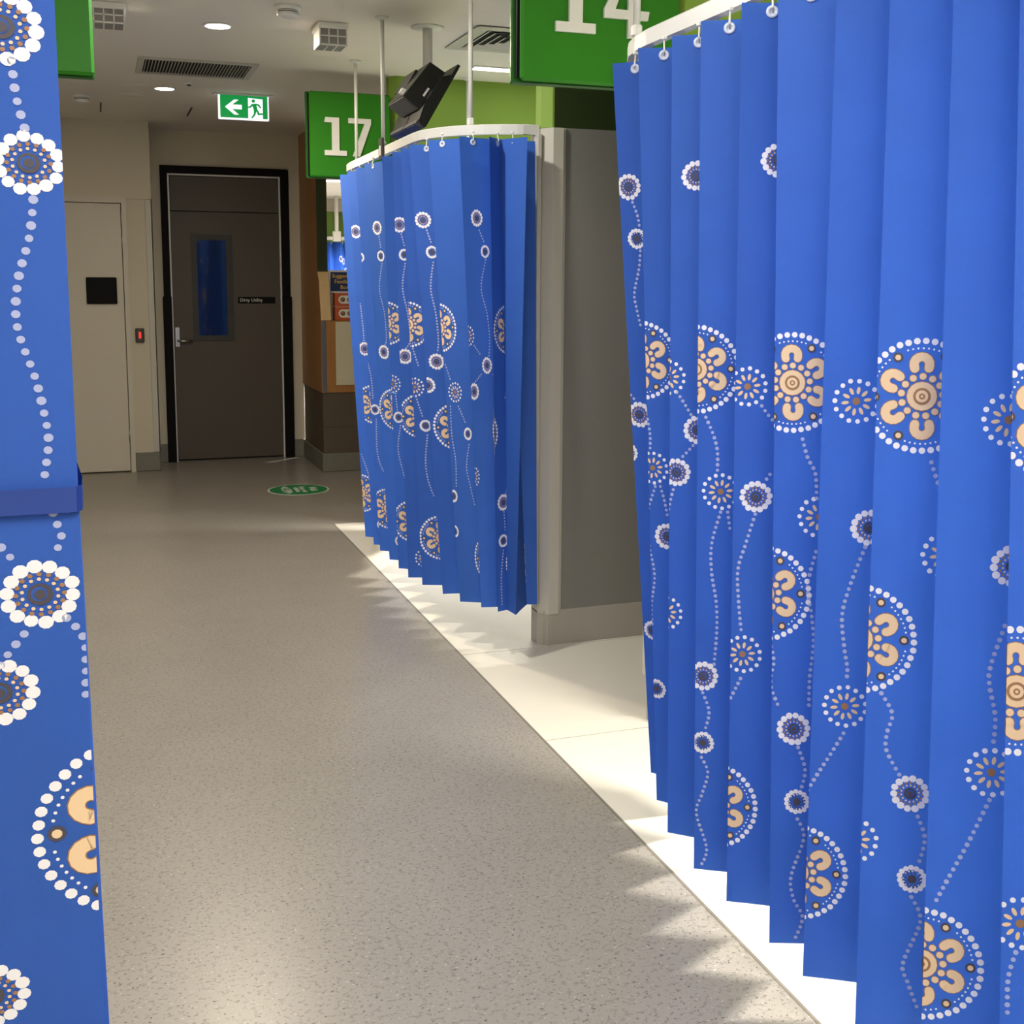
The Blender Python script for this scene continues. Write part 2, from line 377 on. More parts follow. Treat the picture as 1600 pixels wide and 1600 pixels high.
# ------------------------------------------------------------------ bay number signs
def digit_polys(d):
    # slab lettering in a box 1 high: list of convex polygons
    if d == '1': return [[(.20, .135), (.40, .135), (.40, 1), (.20, 1)], [(0, 0), (.60, 0), (.60, .135), (0, .135)], [(.0, .865), (.20, .865), (.20, 1), (.03, 1)]]
    if d == '7': return [[(0, .865), (.62, .865), (.62, 1), (0, 1)], [(.44, .865), (.62, .865), (.31, 0), (.11, 0)]]
    if d == '4': return [[(.0, .36), (.37, .36), (.37, .235), (.0, .235)], [(.555, .36), (.70, .36), (.68, .235), (.555, .235)], [(.37, -.02), (.555, -.02), (.555, 1), (.37, 1)], [(.0, .36), (.17, .36), (.37, .92), (.37, 1), (.34, 1)]]
def bay_sign(label, x0, x1, z0, z1, y, digits, loc):
    s = thing('bay_sign', label, 'sign', loc)
    MB().box((x0 + .018, y, z0), (x1, y + .022, z1), bev=.009).build('front_panel', GREEN, s)
    MB().box((x0 + .012, y + .022, z0 + .012), (x1 - .012, y + .040, z1 - .012)).build('spacer', BLACK, s)
    MB().box((x0, y + .040, z0 - .006), (x1, y + .060, z1), bev=.005).build('back_panel', DGREEN, s)
    for d, dx, dz, h in digits:
        m = MB()
        for pl in digit_polys(d): m.prism([(dx + px * h, dz + pz * h) for px, pz in pl], 'xz', y - .012, y + .004)
        m.build('numeral', PLAST, s)
    return s
bay_sign('green bay sign reading 17 above the middle curtain', 1.212, 1.722, 2.168, 2.668, 7.16, [('1', 1.317, 2.296, .222), ('7', 1.462, 2.296, .222)], (1.46, 7.18, 2.17))
bay_sign('large green bay sign reading 14 above the right curtain', 1.245, 1.805, 2.170, 2.67, 3.53, [('1', 1.373, 2.322, .222), ('4', 1.535, 2.322, .222)], (1.5, 3.55, 2.17))
bay_sign('green sign panel cut off above the left curtain', -.49, .020, 2.170, 2.67, 3.93, [], (-.23, 3.95, 2.17))

# ------------------------------------------------------------------ curtain tracks
RZ0, RZ1 = 2.147, 2.187
def arc(cx, cy, r, a0, a1, n=12): return [(cx + r * math.cos(math.radians(a0 + (a1 - a0) * i / n)), cy + r * math.sin(math.radians(a0 + (a1 - a0) * i / n))) for i in range(n + 1)]
def track(label, path, rods, loc):
    t = thing('curtain_track', label, 'curtain track', loc)
    MB().sweep(path, .026, RZ0, RZ1).build('rail', WHITE, t)
    for x, y in rods:
        r = MB().lathe([(.0095, RZ1), (.0095, CEIL - .002)], (x, y, 0), n=12).build('suspension_rod', WHITE, t)
        MB().lathe([(.030, 0), (.030, .006), (.016, .014)][::-1] and [(.016, -.016), (.032, -.006), (.032, -.0005)], (x, y, CEIL), n=18).build('ceiling_flange', PLAST, r)
        MB().box((x - .0125, y - .0125, RZ1), (x + .0125, y + .0125, RZ1 + .03), bev=.004).build('rail_clamp', PLAST, r)
    return t
R17 = .7
p17 = [(1.732, 4.625), (1.66, 4.622)] + [(1.755 - .43 * math.cos(math.radians(a)) , 5.05 - .43 * math.sin(math.radians(a))) for a in (82, 75, 66, 57, 48, 39, 30, 20, 10, 0)] + [(1.325, 5.6), (1.325, 6.2)] + [(2.025 - R17 * math.cos(math.radians(a)), 6.42 + R17 * math.sin(math.radians(a))) for a in range(0, 91, 9)] + [(2.3, 7.12)]
t17 = track('white curved curtain track of the middle bay hung on rods', p17, [(1.435, 6.80), (1.325, 5.66), (1.475, 4.735), (2.2, 7.12)], (1.5, 5.8, 2.15))
p14 = [(1.35, -1.8), (1.35, .5), (1.35, 2.0), (1.35, 2.6)] + [(1.85 - .5 * math.cos(math.radians(a)), 2.80 + .5 * math.sin(math.radians(a))) for a in range(0, 91, 9)] + [(2.3, 3.30)]
t14 = track('white curtain track of the near right bay', p14, [(1.357, 2.90), (1.35, 1.0), (1.35, -1.2), (2.2, 3.30)], (1.5, 1.5, 2.15))
tL = track('white curtain track above the left curtain', [(-.12, -1.8), (-.12, .5), (-.12, 2.2), (-.12, 3.2)], [(-.12, 3.1), (-.12, -1)], (-.12, 1, 2.15))
MB().box((1.300, 5.585, 2.125), (1.311, 5.655, 2.225), bev=.002).build('track_tag', DKGREY, t17)
MB().box((1.2985, 5.61, 2.145), (1.3005, 5.63, 2.19)).build('tag_mark', PLAST, t17)

# ------------------------------------------------------------------ printed pleated curtains
PW = .165                            # width of one pleat panel
def ngon(x, y, r, n=9, ry=None, a0=0.):
    return [(x + r * math.cos(a0 + 2 * PI * i / n), y + (ry or r) * math.sin(a0 + 2 * PI * i / n)) for i in range(n)]
def ring_of(n, R, r, m, L, k=9, ph=0., jit=0.):
    out = []
    for i in range(n):
        a = ph + 2 * PI * i / n; q = R * (1 + random.uniform(-jit, jit))
        out.append((ngon(q * math.cos(a), q * math.sin(a), r * (1 + random.uniform(-jit, jit) * 2), k), m, L))
    return out
def seed_ring(R=.0285):
    k = R / .0285; o = [(ngon(0, 0, .0112 * k, 14), 5, 1), (ngon(.0008 * k, .0006 * k, .0072 * k, 12), 0, 2), (ngon(0, 0, .0052 * k, 10), 5, 3)]
    o += ring_of(14, R, .0066 * k, 1, 0, 10, .1, .03) + ring_of(16, .0205 * k, .0024 * k, 4, 1, 6) + ring_of(14, .0155 * k, .0019 * k, 3, 1, 6, .2)
    return o
def grey_ring(R=.022):
    k = R / .022
    return [(ngon(0, 0, .0085 * k, 8), 5, 1)] + ring_of(15, R, .0052 * k, 1, 0, 9, 0, .03) + ring_of(16, .0155 * k, .0017 * k, 1, 1, 6) + ring_of(12, .0155 * k, .0020 * k, 5, 1, 6, .15) + ring_of(11, .0115 * k, .0017 * k, 5, 2, 6)
def flower():
    o = ring_of(15, .0385, .0046, 1, 0, 9, .2, .02) + [(ngon(0, 0, .0072, 10), 4, 0)]
    for i in range(10):
        a = .15 + 2 * PI * i / 10; c, s = math.cos(a), math.sin(a)
        o.append(([(c * (.0205 + p[0]) - s * p[1], s * (.0205 + p[0]) + c * p[1]) for p in ngon(0, 0, .0072, 9, .0034)], 3, 0))
    return o
def horseshoe(cx, cy, ang, m, hw, L):
    o = []; c, s = math.cos(ang), math.sin(ang); pts = []
    for i in range(9): a = math.radians(-100 + 200 * i / 8); pts.append((.0130 * math.cos(a), .0130 * math.sin(a)))
    pts = [(-.0072, -.0117)] + pts + [(-.0072, .0117)]
    T = lambda p: (cx + c * p[0] - s * p[1], cy + s * p[0] + c * p[1])
    L_, R_ = [], []
    for i, p in enumerate(pts):
        a, b = pts[max(i - 1, 0)], pts[min(i + 1, len(pts) - 1)]; d = math.hypot(b[0] - a[0], b[1] - a[1]); n = (-(b[1] - a[1]) / d * hw, (b[0] - a[0]) / d * hw)
        L_.append(T((p[0] + n[0], p[1] + n[1]))); R_.append(T((p[0] - n[0], p[1] - n[1])))
    for i in range(len(pts) - 1): o.append(([R_[i], R_[i + 1], L_[i + 1], L_[i]], m, L))
    for p in (pts[0], pts[-1]): q = T(p); o.append((ngon(q[0], q[1], hw, 9), m, L))
    return o
def mandala():
    o = ring_of(41, .0955, .0058, 1, 0, 9, 0, .006)
    for i in range(60):
        a = 2 * PI * i / 60
        if min(abs((a - math.radians(62) - j * PI / 3 + PI) % (2 * PI) - PI) for j in range(6)) > .16: o.append((ngon(.083 * math.cos(a), .083 * math.sin(a), .0019, 6), 1, 0))
    for j in range(6):
        a = math.radians(62) + j * PI / 3; x, y = .0785 * math.cos(a), .0785 * math.sin(a)
        o += [(ngon(x, y, .0088, 10), 5, 1), (ngon(x, y, .0050, 9), 3, 2)]
        a = math.radians(92) + j * PI / 3; x, y = .0555 * math.cos(a), .0555 * math.sin(a)
        o += horseshoe(x, y, a, 4, .0089, 0) + horseshoe(x, y, a, 3, .0076, 1)
    for i in range(13):
        a = 2 * PI * i / 13 + .1; x, y = .0345 * math.cos(a), .0345 * math.sin(a)
        o += [(ngon(x, y, .0070, 9), 4, 0), (ngon(x, y, .0059, 9), 3, 1)]
    for i, (r, m) in enumerate(((.0265, 4), (.0250, 3), (.0148, 4), (.0105, 3), (.0052, 4), (.0024, 3))): o.append((ngon(0, 0, r, 16), m, i))
    return o
MOTIF = {'A': seed_ring, 'a': grey_ring, 'F': flower, 'M': mandala}
def clip_strip(poly, lo, hi):
    for sgn, lim in ((1, lo), (-1, -hi)):
        out = []
        for i, p in enumerate(poly):
            q = poly[(i + 1) % len(poly)]; dp, dq = sgn * p[0] - lim, sgn * q[0] - lim
            if dp >= 0: out.append(p)
            if (dp > 0 > dq) or (dp < 0 < dq): t = dp / (dp - dq); out.append((p[0] + t * (q[0] - p[0]), p[1] + t * (q[1] - p[1])))
        poly = out
        if len(poly) < 3: return []
    return poly
GROMMET = MB(); GROMMET.lathe([(.0125, 0), (.0130, .0015), (.0105, .0030), (.0065, .0034), (.0062, .0010)], (0, 0, 0), axis='y', n=18)
GM = GROMMET.build('grommet', GROM).data; bpy.data.objects.remove(bpy.data.objects['grommet'])

def curtain(label, loc, tops, bots, zt, zh, motifs, chains, rail_at, side=1, seedv=1, group=None, no_hooks=(), sheer=()):
    """outer folds far->near; every panel is a flat pleat, inner folds lie behind the rail"""
    cu = thing('privacy_curtain', label, 'curtain', loc, group)
    tops = [Vector(t[:2]) for t in tops]; bots = [Vector(b[:2]) for b in bots]; n = len(tops); folds = []
    for k in range(n):
        folds.append((tops[k], bots[k]))
        if k < n - 1:
            inn = []
            for S in (tops, bots):
                d = S[k + 1] - S[k]; L = d.length; dep = math.sqrt(max(PW ** 2 - (L / 2) ** 2, .05 ** 2)); nn = Vector((-d.y, d.x)) / L * side
                inn.append((S[k] + S[k + 1]) / 2 + nn * dep if k not in sheer else S[k + 1] + S[k + 1].normalized() * .075)
            folds.append(tuple(inn))
    rnd = random.Random(seedv); ph = [(rnd.uniform(0, 6), rnd.uniform(.6, 1.4), rnd.uniform(-1, 1)) for _ in folds]
    def at(j, s, z):
        t = (z - zh) / (zt - zh)
        a = folds[j][1].lerp(folds[j][0], t); b = folds[j + 1][1].lerp(folds[j + 1][0], t); d = b - a; L = max(d.length, 1e-4); nn = Vector((d.y, -d.x)) / L * side
        p0, fr, am = ph[j]; bul = math.sin(PI * s) * (.002 * math.sin(z * 2.2 * fr + p0) + .0016 * am)
        p = a + d * s + nn * bul
        return Vector((p.x, p.y, z)), Vector((nn.x, nn.y, 0))
    m = MB(); uvs = []
    NS, NZ = 8, 26
    for j in range(len(folds) - 1):
        vs = []
        for iz in range(NZ + 1):
            for i in range(NS + 1): vs.append(at(j, i / NS, zh + (zt - zh) * iz / NZ)[0])
        fs = []
        for iz in range(NZ):
            for i in range(NS):
                q = iz * (NS + 1) + i; fc = (q, q + 1, q + NS + 2, q + NS + 1); fs.append(fc)
                uvs += [((j + (c % (NS + 1)) / NS) * PW, (zt - zh) * (c // (NS + 1)) / NZ) for c in fc]
        m.add(vs, fs, 0, True)
    # printed motifs: sighted position -> cloth coordinates (u along the cloth, v = height)
    def cloth_uv(k, x, y):
        j = 2 * k; d = ray(x, y); z = 1.2
        for _ in range(12):
            a, _n = at(j, 0, z); b, _n = at(j, 1, z); e = b - a; nn = np.array([e.y, -e.x, 0]); tt = nn @ (np.array(a) - O0) / (nn @ d); p = O0 + tt * d; z = min(max(p[2], zh - .3), zt + .3)
        s = ((p[0] - a.x) * e.x + (p[1] - a.y) * e.y) / (e.x ** 2 + e.y ** 2)
        return (j + s) * PW, p[2]
    polys = []
    for kind, k, x, y, *sc in motifs:
        if k >= n - 1: continue
        u, v = cloth_uv(k, x, y); q = sc[0] if sc else 1.
        for pl, mi, L in MOTIF[kind](): polys.append(([(u + a * q, v + b * q) for a, b in pl], mi, L))
    for k, *pts in chains:
        if k >= n - 1: continue
        P = [Vector(cloth_uv(k, x, y)) for x, y in pts]; dense = []
        for i in range(len(P) - 1):
            p0, p1, p2, p3 = P[max(i - 1, 0)], P[i], P[i + 1], P[min(i + 2, len(P) - 1)]
            for q in range(12): t = q / 12; dense.append(.5 * ((2 * p1) + (p2 - p0) * t + (2 * p0 - 5 * p1 + 4 * p2 - p3) * t * t + (3 * p1 - p0 - 3 * p2 + p3) * t ** 3))
        dense.append(P[-1]); acc = 0.
        for i in range(len(dense) - 1):
            seg = (dense[i + 1] - dense[i]).length
            while acc <= seg and seg > 0:
                c = dense[i].lerp(dense[i + 1], acc / seg); polys.append((ngon(c.x, c.y, rnd.uniform(.0036, .0044), 9), 2, 0)); acc += .0125
            acc -= seg
    for pl, mi, L in polys:
        us = [p[0] for p in pl]
        for j in range(max(0, int(min(us) // PW)), min(len(folds) - 2, int(max(us) // PW)) + 1):
            c = clip_strip(pl, j * PW, (j + 1) * PW)
            if not c or max(p[1] for p in c) > zt or min(p[1] for p in c) < zh: continue
            vs = []
            for u, v in c: p, nn = at(j, u / PW - j, v); vs.append(p + nn * (.0007 + .0004 * L))
            m.add(vs, [tuple(range(len(vs)))], mi, False); uvs += [(u, v - zh) for u, v in c]
    o = m.build('fabric', CLOTH, cu)
    uvl = o.data.uv_layers.new(name='cloth'); uvl.data.foreach_set('uv', [c for p in uvs for c in p])
    # eyelets and hooks at each pleat, where it passes under the rail
    for k in range(n - 1):
        if k in no_hooks: continue
        p, nn = at(2 * k, rail_at, zt - .018)
        g = bpy.data.objects.new('grommet', GM); col.objects.link(g); g.parent = cu; g.matrix_parent_inverse = cu.matrix_basis.inverted()
        yy = -nn; xx = yy.cross(Vector((0, 0, 1))).normalized()
        g.matrix_basis = Matrix(((xx.x, yy.x, 0, p.x + nn.x * .0006), (xx.y, yy.y, 0, p.y + nn.y * .0006), (0, 0, 1, p.z), (0, 0, 0, 1)))
        h = MB(); q = p + nn * .005
        h.tube([(p.x - nn.x * .003, p.y - nn.y * .003, p.z), (q.x, q.y, p.z), (q.x, q.y, p.z + .012), (p.x, p.y, zt + .010), (p.x, p.y, RZ0 - .004)], .0022, 6)
        h.box((p.x - .006, p.y - .006, RZ0 - .009), (p.x + .006, p.y + .006, RZ0 - .0005), bev=.002)
        h.build('hook', PLAST, cu)
    return cu

def fold_line(pt, pb, Xt, Xb, zt, zh):
    a, b = onX(*pt, Xt), onX(*pb, Xb)
    f_ = lambda z: b + (a - b) * (z - b[2]) / (a[2] - b[2])
    return f_(zt), f_(zh)

# --- near right curtain
ZT, ZH = 2.12, .17
T = [onZ(x, y, ZT) for x, y in ((957, 99.5), (997, 75), (1050, 56), (1095, 33), (1159, 4))]
B = [onZ(x, y, ZH) for x, y in ((1017, 1207), (1026, 1250), (1043, 1300.6), (1084, 1357), (1135, 1408))]
for (x1, y1), (x2, y2) in (((1216, 0), (1202, 1468)), ((1307, 0), (1254, 1533)), ((1391, 0), (1336, 1600)), ((1490, 0), (1440, 1590)), ((1594, 0), (1564, 1480))):
    a, b = fold_line((x1, y1), (x2, y2), 1.275, 1.285, ZT, ZH); T.append(a); B.append(b)
for i in range(5):
    T.append(T[-1] + np.array([0, -.155, 0])); B.append(B[-1] + np.array([0, -.155, 0]))
T.insert(0, T[0] + np.array([.16, .15, 0])); B.insert(0, B[0] + np.array([.13, .15, 0]))
S = 1                                   # the first sighted pleat is fold number 1 of the cloth
mot14 = [('A', 0, 982, 292), ('a', 0, 995, 373), ('A', 2, 1088, 275), ('A', 4, 1215, 250),
 ('M', 1, 1000, 563), ('A', 0, 999, 648), ('a', 0, 983, 707), ('F', 2, 1044, 590), ('A', 2, 1090, 672), ('F', 1, 1020, 731), ('A', 2, 1057, 738),
 ('M', 3, 1087, 577), ('F', 3, 1126, 768), ('A', 3, 1099, 1056), ('a', 3, 1098, 1160), ('F', 4, 1168, 604), ('A', 4, 1181, 776), ('F', 4, 1160, 1022), ('M', 4, 1112, 1258),
 ('F', 2, 1040, 957), ('A', 1, 1043, 838), ('a', 0, 1020, 985), ('a', 1, 1026, 1076),
 ('M', 5, 1238, 598), ('F', 5, 1280, 808), ('M', 5, 1190, 927), ('A', 5, 1240, 1139), ('a', 5, 1245, 1253),
 ('F', 6, 1338, 627), ('A', 6, 1358, 825), ('F', 6, 1320, 1104), ('M', 6, 1243, 1362),
 ('M', 7, 1440, 619), ('F', 7, 1478, 868), ('M', 7, 1341, 998), ('A', 7, 1422, 1240), ('a', 7, 1425, 1374), ('F', 7, 1335, 1312),
 ('F', 8, 1576, 656), ('A', 8, 1582, 885), ('F', 8, 1549, 1207), ('M', 8, 1440, 1505),
 ('M', 9, 1664, 650), ('M', 9, 1588, 1080), ('F', 9, 1594, 1443)]
ch14 = [(0, (988, 316), (996, 338), (999, 358)), (0, (1000, 392), (998, 420), (991, 458), (994, 480), (1001, 510)), (0, (981, 612), (990, 622), (995, 632)),
 (1, (1012, 655), (1016, 680), (1016, 705)), (2, (1058, 613), (1068, 628), (1080, 648)), (2, (1083, 696), (1074, 706), (1064, 716)),
 (1, (1024, 760), (1012, 800), (1011, 830), (1016, 860), (1023, 900), (1018, 945), (1019, 975)), (1, (1032, 760), (1038, 780), (1043, 805)), (2, (1052, 765), (1047, 785), (1043, 806)),
 (3, (1103, 652), (1115, 680), (1121, 705), (1121, 735)), (3, (1126, 800), (1112, 850), (1112, 895), (1119, 940), (1120, 985), (1115, 1045)), (3, (1137, 800), (1141, 830)),
 (3, (1098, 1082), (1108, 1112), (1101, 1142)), (3, (1096, 1183), (1106, 1207), (1097, 1240), (1088, 1270), (1104, 1325), (1094, 1354)),
 (4, (1190, 634), (1200, 648), (1212, 662)), (4, (1180, 803), (1165, 850), (1153, 890), (1154, 940), (1158, 985)), (4, (1203, 741), (1193, 755)), (4, (1157, 1060), (1148, 1078), (1136, 1100)),
 (5, (1254, 686), (1262, 715), (1274, 740), (1276, 780)), (5, (1205, 1010), (1209, 1035), (1204, 1068), (1218, 1108)), (5, (1247, 1168), (1258, 1203), (1251, 1236)), (5, (1275, 862), (1262, 915), (1268, 960), (1271, 1005), (1265, 1060), (1264, 1110)),
 (5, (1246, 1280), (1256, 1310), (1236, 1370), (1240, 1405), (1254, 1435), (1240, 1472)),
 (6, (1352, 855), (1330, 910), (1316, 960), (1319, 1010), (1324, 1045), (1322, 1066)), (6, (1318, 1146), (1300, 1175), (1275, 1213), (1260, 1238)),
 (7, (1455, 722), (1462, 745), (1475, 780)), (7, (1377, 1083), (1394, 1115), (1386, 1145), (1385, 1172), (1406, 1212)), (7, (1434, 1276), (1445, 1310), (1436, 1348)), (7, (1424, 1402), (1438, 1440), (1411, 1505), (1418, 1535), (1433, 1575)),
 (8, (1570, 978), (1548, 1040), (1546, 1070), (1555, 1120), (1552, 1162)), (8, (1546, 1250), (1512, 1318), (1480, 1375), (1461, 1410)), (9, (1587, 1488), (1575, 1530), (1574, 1590))]
curtain('blue privacy curtain printed with dot motifs at the near right bay', (1.35, 1.6, 0), T, B, ZT, ZH,
        [(m_[0], m_[1] + S) + tuple(m_[2:]) for m_ in mot14], [(c[0] + S,) + tuple(c[1:]) for c in ch14], .38, seedv=3, no_hooks=(0,))

# --- middle curtain
ZT, ZH = 2.12, .20
T = [onX(x, y, 1.262) for x, y in ((531, 274), (543, 269), (556, 265), (569, 262), (597, 249), (613, 242), (626, 234), (639, 227))] + [onZ(x, y, ZT) for x, y in ((669, 219), (717.5, 213), (764.5, 213.5), (824, 214))] + [np.array([1.708, 4.60, 0])]
B = [onX(x, y, 1.30) for x, y in ((571, 833.5), (584, 846), (594, 858.6), (608.6, 871), (623, 884), (638, 899))] + [onZ(x, y, ZH) for x, y in ((660, 914), (692, 928), (719, 940), (752, 949), (778, 956), (806, 961))] + [np.array([1.705, 4.52, 0])]
T = [np.array(p) for p in ((1.80, 7.08, 0), (1.60, 6.95, 0), (1.44, 6.70, 0))] + T      # round the far bend, out of sight
B = [np.array(p) for p in ((1.80, 7.04, 0), (1.64, 6.76, 0), (1.47, 6.42, 0))] + B
mot17 = [('A', 9, 745, 341), ('a', 9, 758, 393), ('A', 7, 661, 344), ('a', 7, 675, 394), ('A', 5, 624, 351), ('a', 5, 632, 398), ('A', 3, 589, 356), ('a', 3, 595, 400), ('A', 1, 556, 362), ('a', 2, 562, 402),
 ('M', 8, 687, 512), ('M', 6, 637, 507), ('M', 4, 604, 505), ('M', 10, 793, 515), ('F', 9, 731, 525), ('A', 9, 761, 571), ('A', 7, 682, 565), ('A', 5, 633, 557), ('A', 3, 600, 550), ('A', 1, 570, 545),
 ('F', 8, 711, 613), ('A', 9, 741, 612), ('A', 7, 668, 602), ('F', 6, 648, 605), ('F', 4, 613, 600), ('F', 10, 798, 620),
 ('M', 9, 790, 672), ('M', 7, 713, 667), ('M', 5, 657, 650), ('M', 3, 618, 640), ('M', 1, 585, 632), ('a', 8, 731, 678), ('a', 6, 665, 665), ('a', 4, 623, 652), ('a', 2, 586, 640), ('a', 10, 808, 685),
 ('M', 6, 690, 840), ('M', 8, 763, 872), ('M', 4, 645, 815), ('M', 2, 607, 795), ('M', 0, 564, 770), ('M', 10, 816, 875), ('F', 9, 741, 745), ('a', 8, 709, 775), ('a', 8, 711, 830), ('A', 10, 786, 785), ('a', 10, 786, 845), ('a', 1, 597, 820), ('a', 3, 625, 846), ('F', 5, 663, 872)]
ch17 = [(9, (749, 360), (757, 380)), (9, (759, 406), (752, 450), (761, 490), (765, 530), (764, 556)), (9, (752, 585), (740, 600)), (9, (770, 585), (781, 615), (786, 640)), (9, (741, 540), (752, 556)),
 (7, (667, 360), (674, 380)), (7, (677, 410), (673, 450), (681, 490), (685, 530), (684, 548)), (8, (696, 570), (704, 595)), (8, (704, 635), (706, 680), (712, 720), (713, 760)), (8, (716, 635), (727, 660)), (8, (733, 695), (729, 730), (735, 760), (742, 790)), 
 (5, (627, 366), (632, 385)), (5, (633, 412), (629, 450), (637, 490), (641, 530), (634, 545)), (6, (650, 620), (660, 650)), (6, (668, 680), (665, 720), (669, 750), (678, 775)), (6, (645, 545), (655, 575)),
 (3, (592, 370), (595, 388)), (3, (597, 412), (593, 450), (601, 490), (604, 530), (601, 540)), (4, (618, 615), (621, 640)), (4, (626, 665), (622, 700), (628, 730), (633, 748)), 
 (1, (563, 475), (567, 510), (569, 535)), (2, (573, 560), (580, 590), (583, 625)), (2, (588, 655), (589, 700), (594, 725), (603, 742)), (0, (565, 710), (572, 730), (577, 745)),
 (10, (800, 560), (800, 600)), (10, (795, 640), (793, 690), (796, 740), (788, 775)), (10, (806, 640), (808, 672)), (10, (808, 700), (805, 740), (811, 790)), (10, (787, 800), (789, 830)), (10, (786, 860), (783, 900), (784, 945))]
curtain('blue privacy curtain with dot print under the sign reading 17', (1.35, 5.5, 0), T, B, ZT, ZH, [(m_[0], m_[1] + 3) + tuple(m_[2:]) for m_ in mot17], [(c_[0] + 3,) + tuple(c_[1:]) for c_ in ch17], .45, seedv=8, sheer=(11, 12))

# --- left curtain, drawn back and held by a strap
ZT, ZH = 2.12, .20
NL = 12
T = [np.array([-.074 + .004 * (i % 2) + .046 * (i / (NL - 1)) ** 6, 3.05 - 1.80 * i / (NL - 1), 0]) for i in range(NL)]
B = [np.array([-.034 + .003 * (i % 3) - .001 * i / NL, 2.05 - .80 * i / (NL - 1), 0]) for i in range(NL)]
T[-1][0] = -.028; B[-1][0] = -.0235
T.append(np.array([-.36, 1.155, 0])); B.append(np.array([-.36, 1.155, 0]))
mL = NL - 1
motL = [('A', mL, 2, 42), ('A', mL, 45, 255, .88), ('A', mL, 63, 928, 1.02), ('A', mL, 0, 1082), ('M', mL, 224, 1287), ('A', mL, -12, 1556)]
chL = [(mL, (18, 95), (25, 150), (40, 205)), (mL, (52, 312), (46, 370), (28, 440), (27, 510), (55, 590), (70, 650), (76, 690), (70, 742)), (mL, (76, 783), (88, 815), (96, 840), (84, 868)), (mL, (2, 855), (16, 870), (26, 880)),
       (mL, (38, 990), (14, 1020), (0, 1040)), (mL, (104, 965), (130, 995), (134, 1040), (134, 1090))]
cl = curtain('blue dot printed curtain drawn back close by on the left', (-.1, 1.7, 0), T, B, ZT, ZH, motL, chL, .5, side=-1, seedv=5, no_hooks=(NL - 1,))
sp = [(-.030, 1.42), (-.0225, 1.30), (-.0230, 1.252), (-.028, 1.243), (-.05, 1.241), (-.205, 1.240), (-.225, 1.26), (-.232, 1.42), (-.215, 1.60), (-.16, 1.64), (-.06, 1.62), (-.036, 1.55), (-.030, 1.42)]
vs = []; fs = []
for i, (x, y) in enumerate(sp):
    for z in (1.318, 1.344): vs.append((x, y, z))
for i in range(len(sp) - 1): fs.append((2 * i, 2 * i + 2, 2 * i + 3, 2 * i + 1))
MB().add(vs, fs, 0, False).build('tie_strap', STRAP, cl)

# ------------------------------------------------------------------ ceiling fittings
def downlight(label, x, y, group='round recessed downlights along the corridor', power=P_DOWN, color=WARM):
    d = thing('downlight', label, 'downlight', (x, y, CEIL), group)
    MB().lathe([(.074, -.0006), (.076, -.004), (.070, -.007), (.060, -.006), (.058, -.0006)], (x, y, CEIL), n=28).build('trim_ring', PLAST, d)
    MB().lathe([(.059, -.0062), (.054, -.0075)], (x, y, CEIL), n=28).build('diffuser', EMIT, d)
    area_light('lamp', (x, y, CEIL - .012), power, .11, .11, color, d, 'DISK')
downlight('round recessed downlight nearest in the corridor ceiling', .611, 6.13, power=P_DOWN * 2.1)
downlight('round recessed downlight in front of the exit sign', .468, 8.20, power=P_DOWN * .16)
downlight('recessed downlight overhead between the two right hand curtains', .611, 4.06, power=P_DOWN * 1.6, color=NEUT)
for y, p, lb in ((1.75, 2.0, 'added unseen panel light overhead beside the near right curtain'), (-.3, 2.6, 'added unseen panel light directly above the viewer'), (-2.3, 2.4, 'added unseen panel light behind the viewer')):
    d = thing('added_panel_light', lb, 'ceiling light', (.22, y, CEIL), 'added corridor panel lights out of view')  # unseen panels added to light the near pleats more softly
    MB().box((.06, y - .61, CEIL - .010), (.38, y + .61, CEIL - .0005), bev=.003).build('frame', PLAST, d)
    MB().box((.075, y - .595, CEIL - .013), (.365, y + .595, CEIL - .009), bev=.001).build('diffuser', EMITP, d)
    area_light('lamp', (.22, y, CEIL - .017), P_DOWN * p, .28, 1.18, NEUT, d)
def batten(label, x0, x1, y, power, group='linear bay lights', spread=104):
    b = thing('linear_light', label, 'ceiling light', ((x0 + x1) / 2, y, CEIL), group)
    MB().box((x0, y - .045, CEIL - .008), (x1, y + .045, CEIL - .0005), bev=.002).build('housing', PLAST, b)
    MB().box((x0 + .01, y - .035, CEIL - .012), (x1 - .01, y + .035, CEIL - .007), bev=.001).build('diffuser', EMITW, b)
    area_light('lamp', ((x0 + x1) / 2, y, CEIL - .016), power, x1 - x0 - .03, .06, NEUT, b, spread=math.radians(spread))
batten('bright linear ceiling light above the middle bay', 2.11, 3.31, 6.74, P_BAY)
batten('linear ceiling light over the near right bay, out of view', 2.0, 3.2, 1.75, P_BAY * 1.3)
batten('linear ceiling light over the left bay, out of view', -2.45, -1.25, .9, P_BAY, spread=80)
def smoke(label, x, y):
    s = thing('smoke_detector', label, 'smoke detector', (x, y, CEIL), 'smoke detectors')
    MB().lathe([(.060, -.0005), (.060, -.014), (.050, -.020)], (x, y, CEIL), n=24).build('base', PLAST, s)
    MB().lathe([(.046, -.019), (.046, -.036)], (x, y, CEIL), n=24).build('vents', DKGREY, s)
    for q in (0, 1): MB().lathe([(.050, -.023 - .008 * q), (.052, -.0265 - .008 * q)], (x, y, CEIL), n=24).build('fin', PLAST, s)
    MB().lathe([(.051, -.035), (.046, -.046), (.02, -.052)], (x, y, CEIL), n=24).build('cap', PLAST, s)
smoke('white smoke detector at the top edge beside the downlight', .872, 5.60)
smoke('white smoke detector by the end of the left curtain', -.047, 8.70)
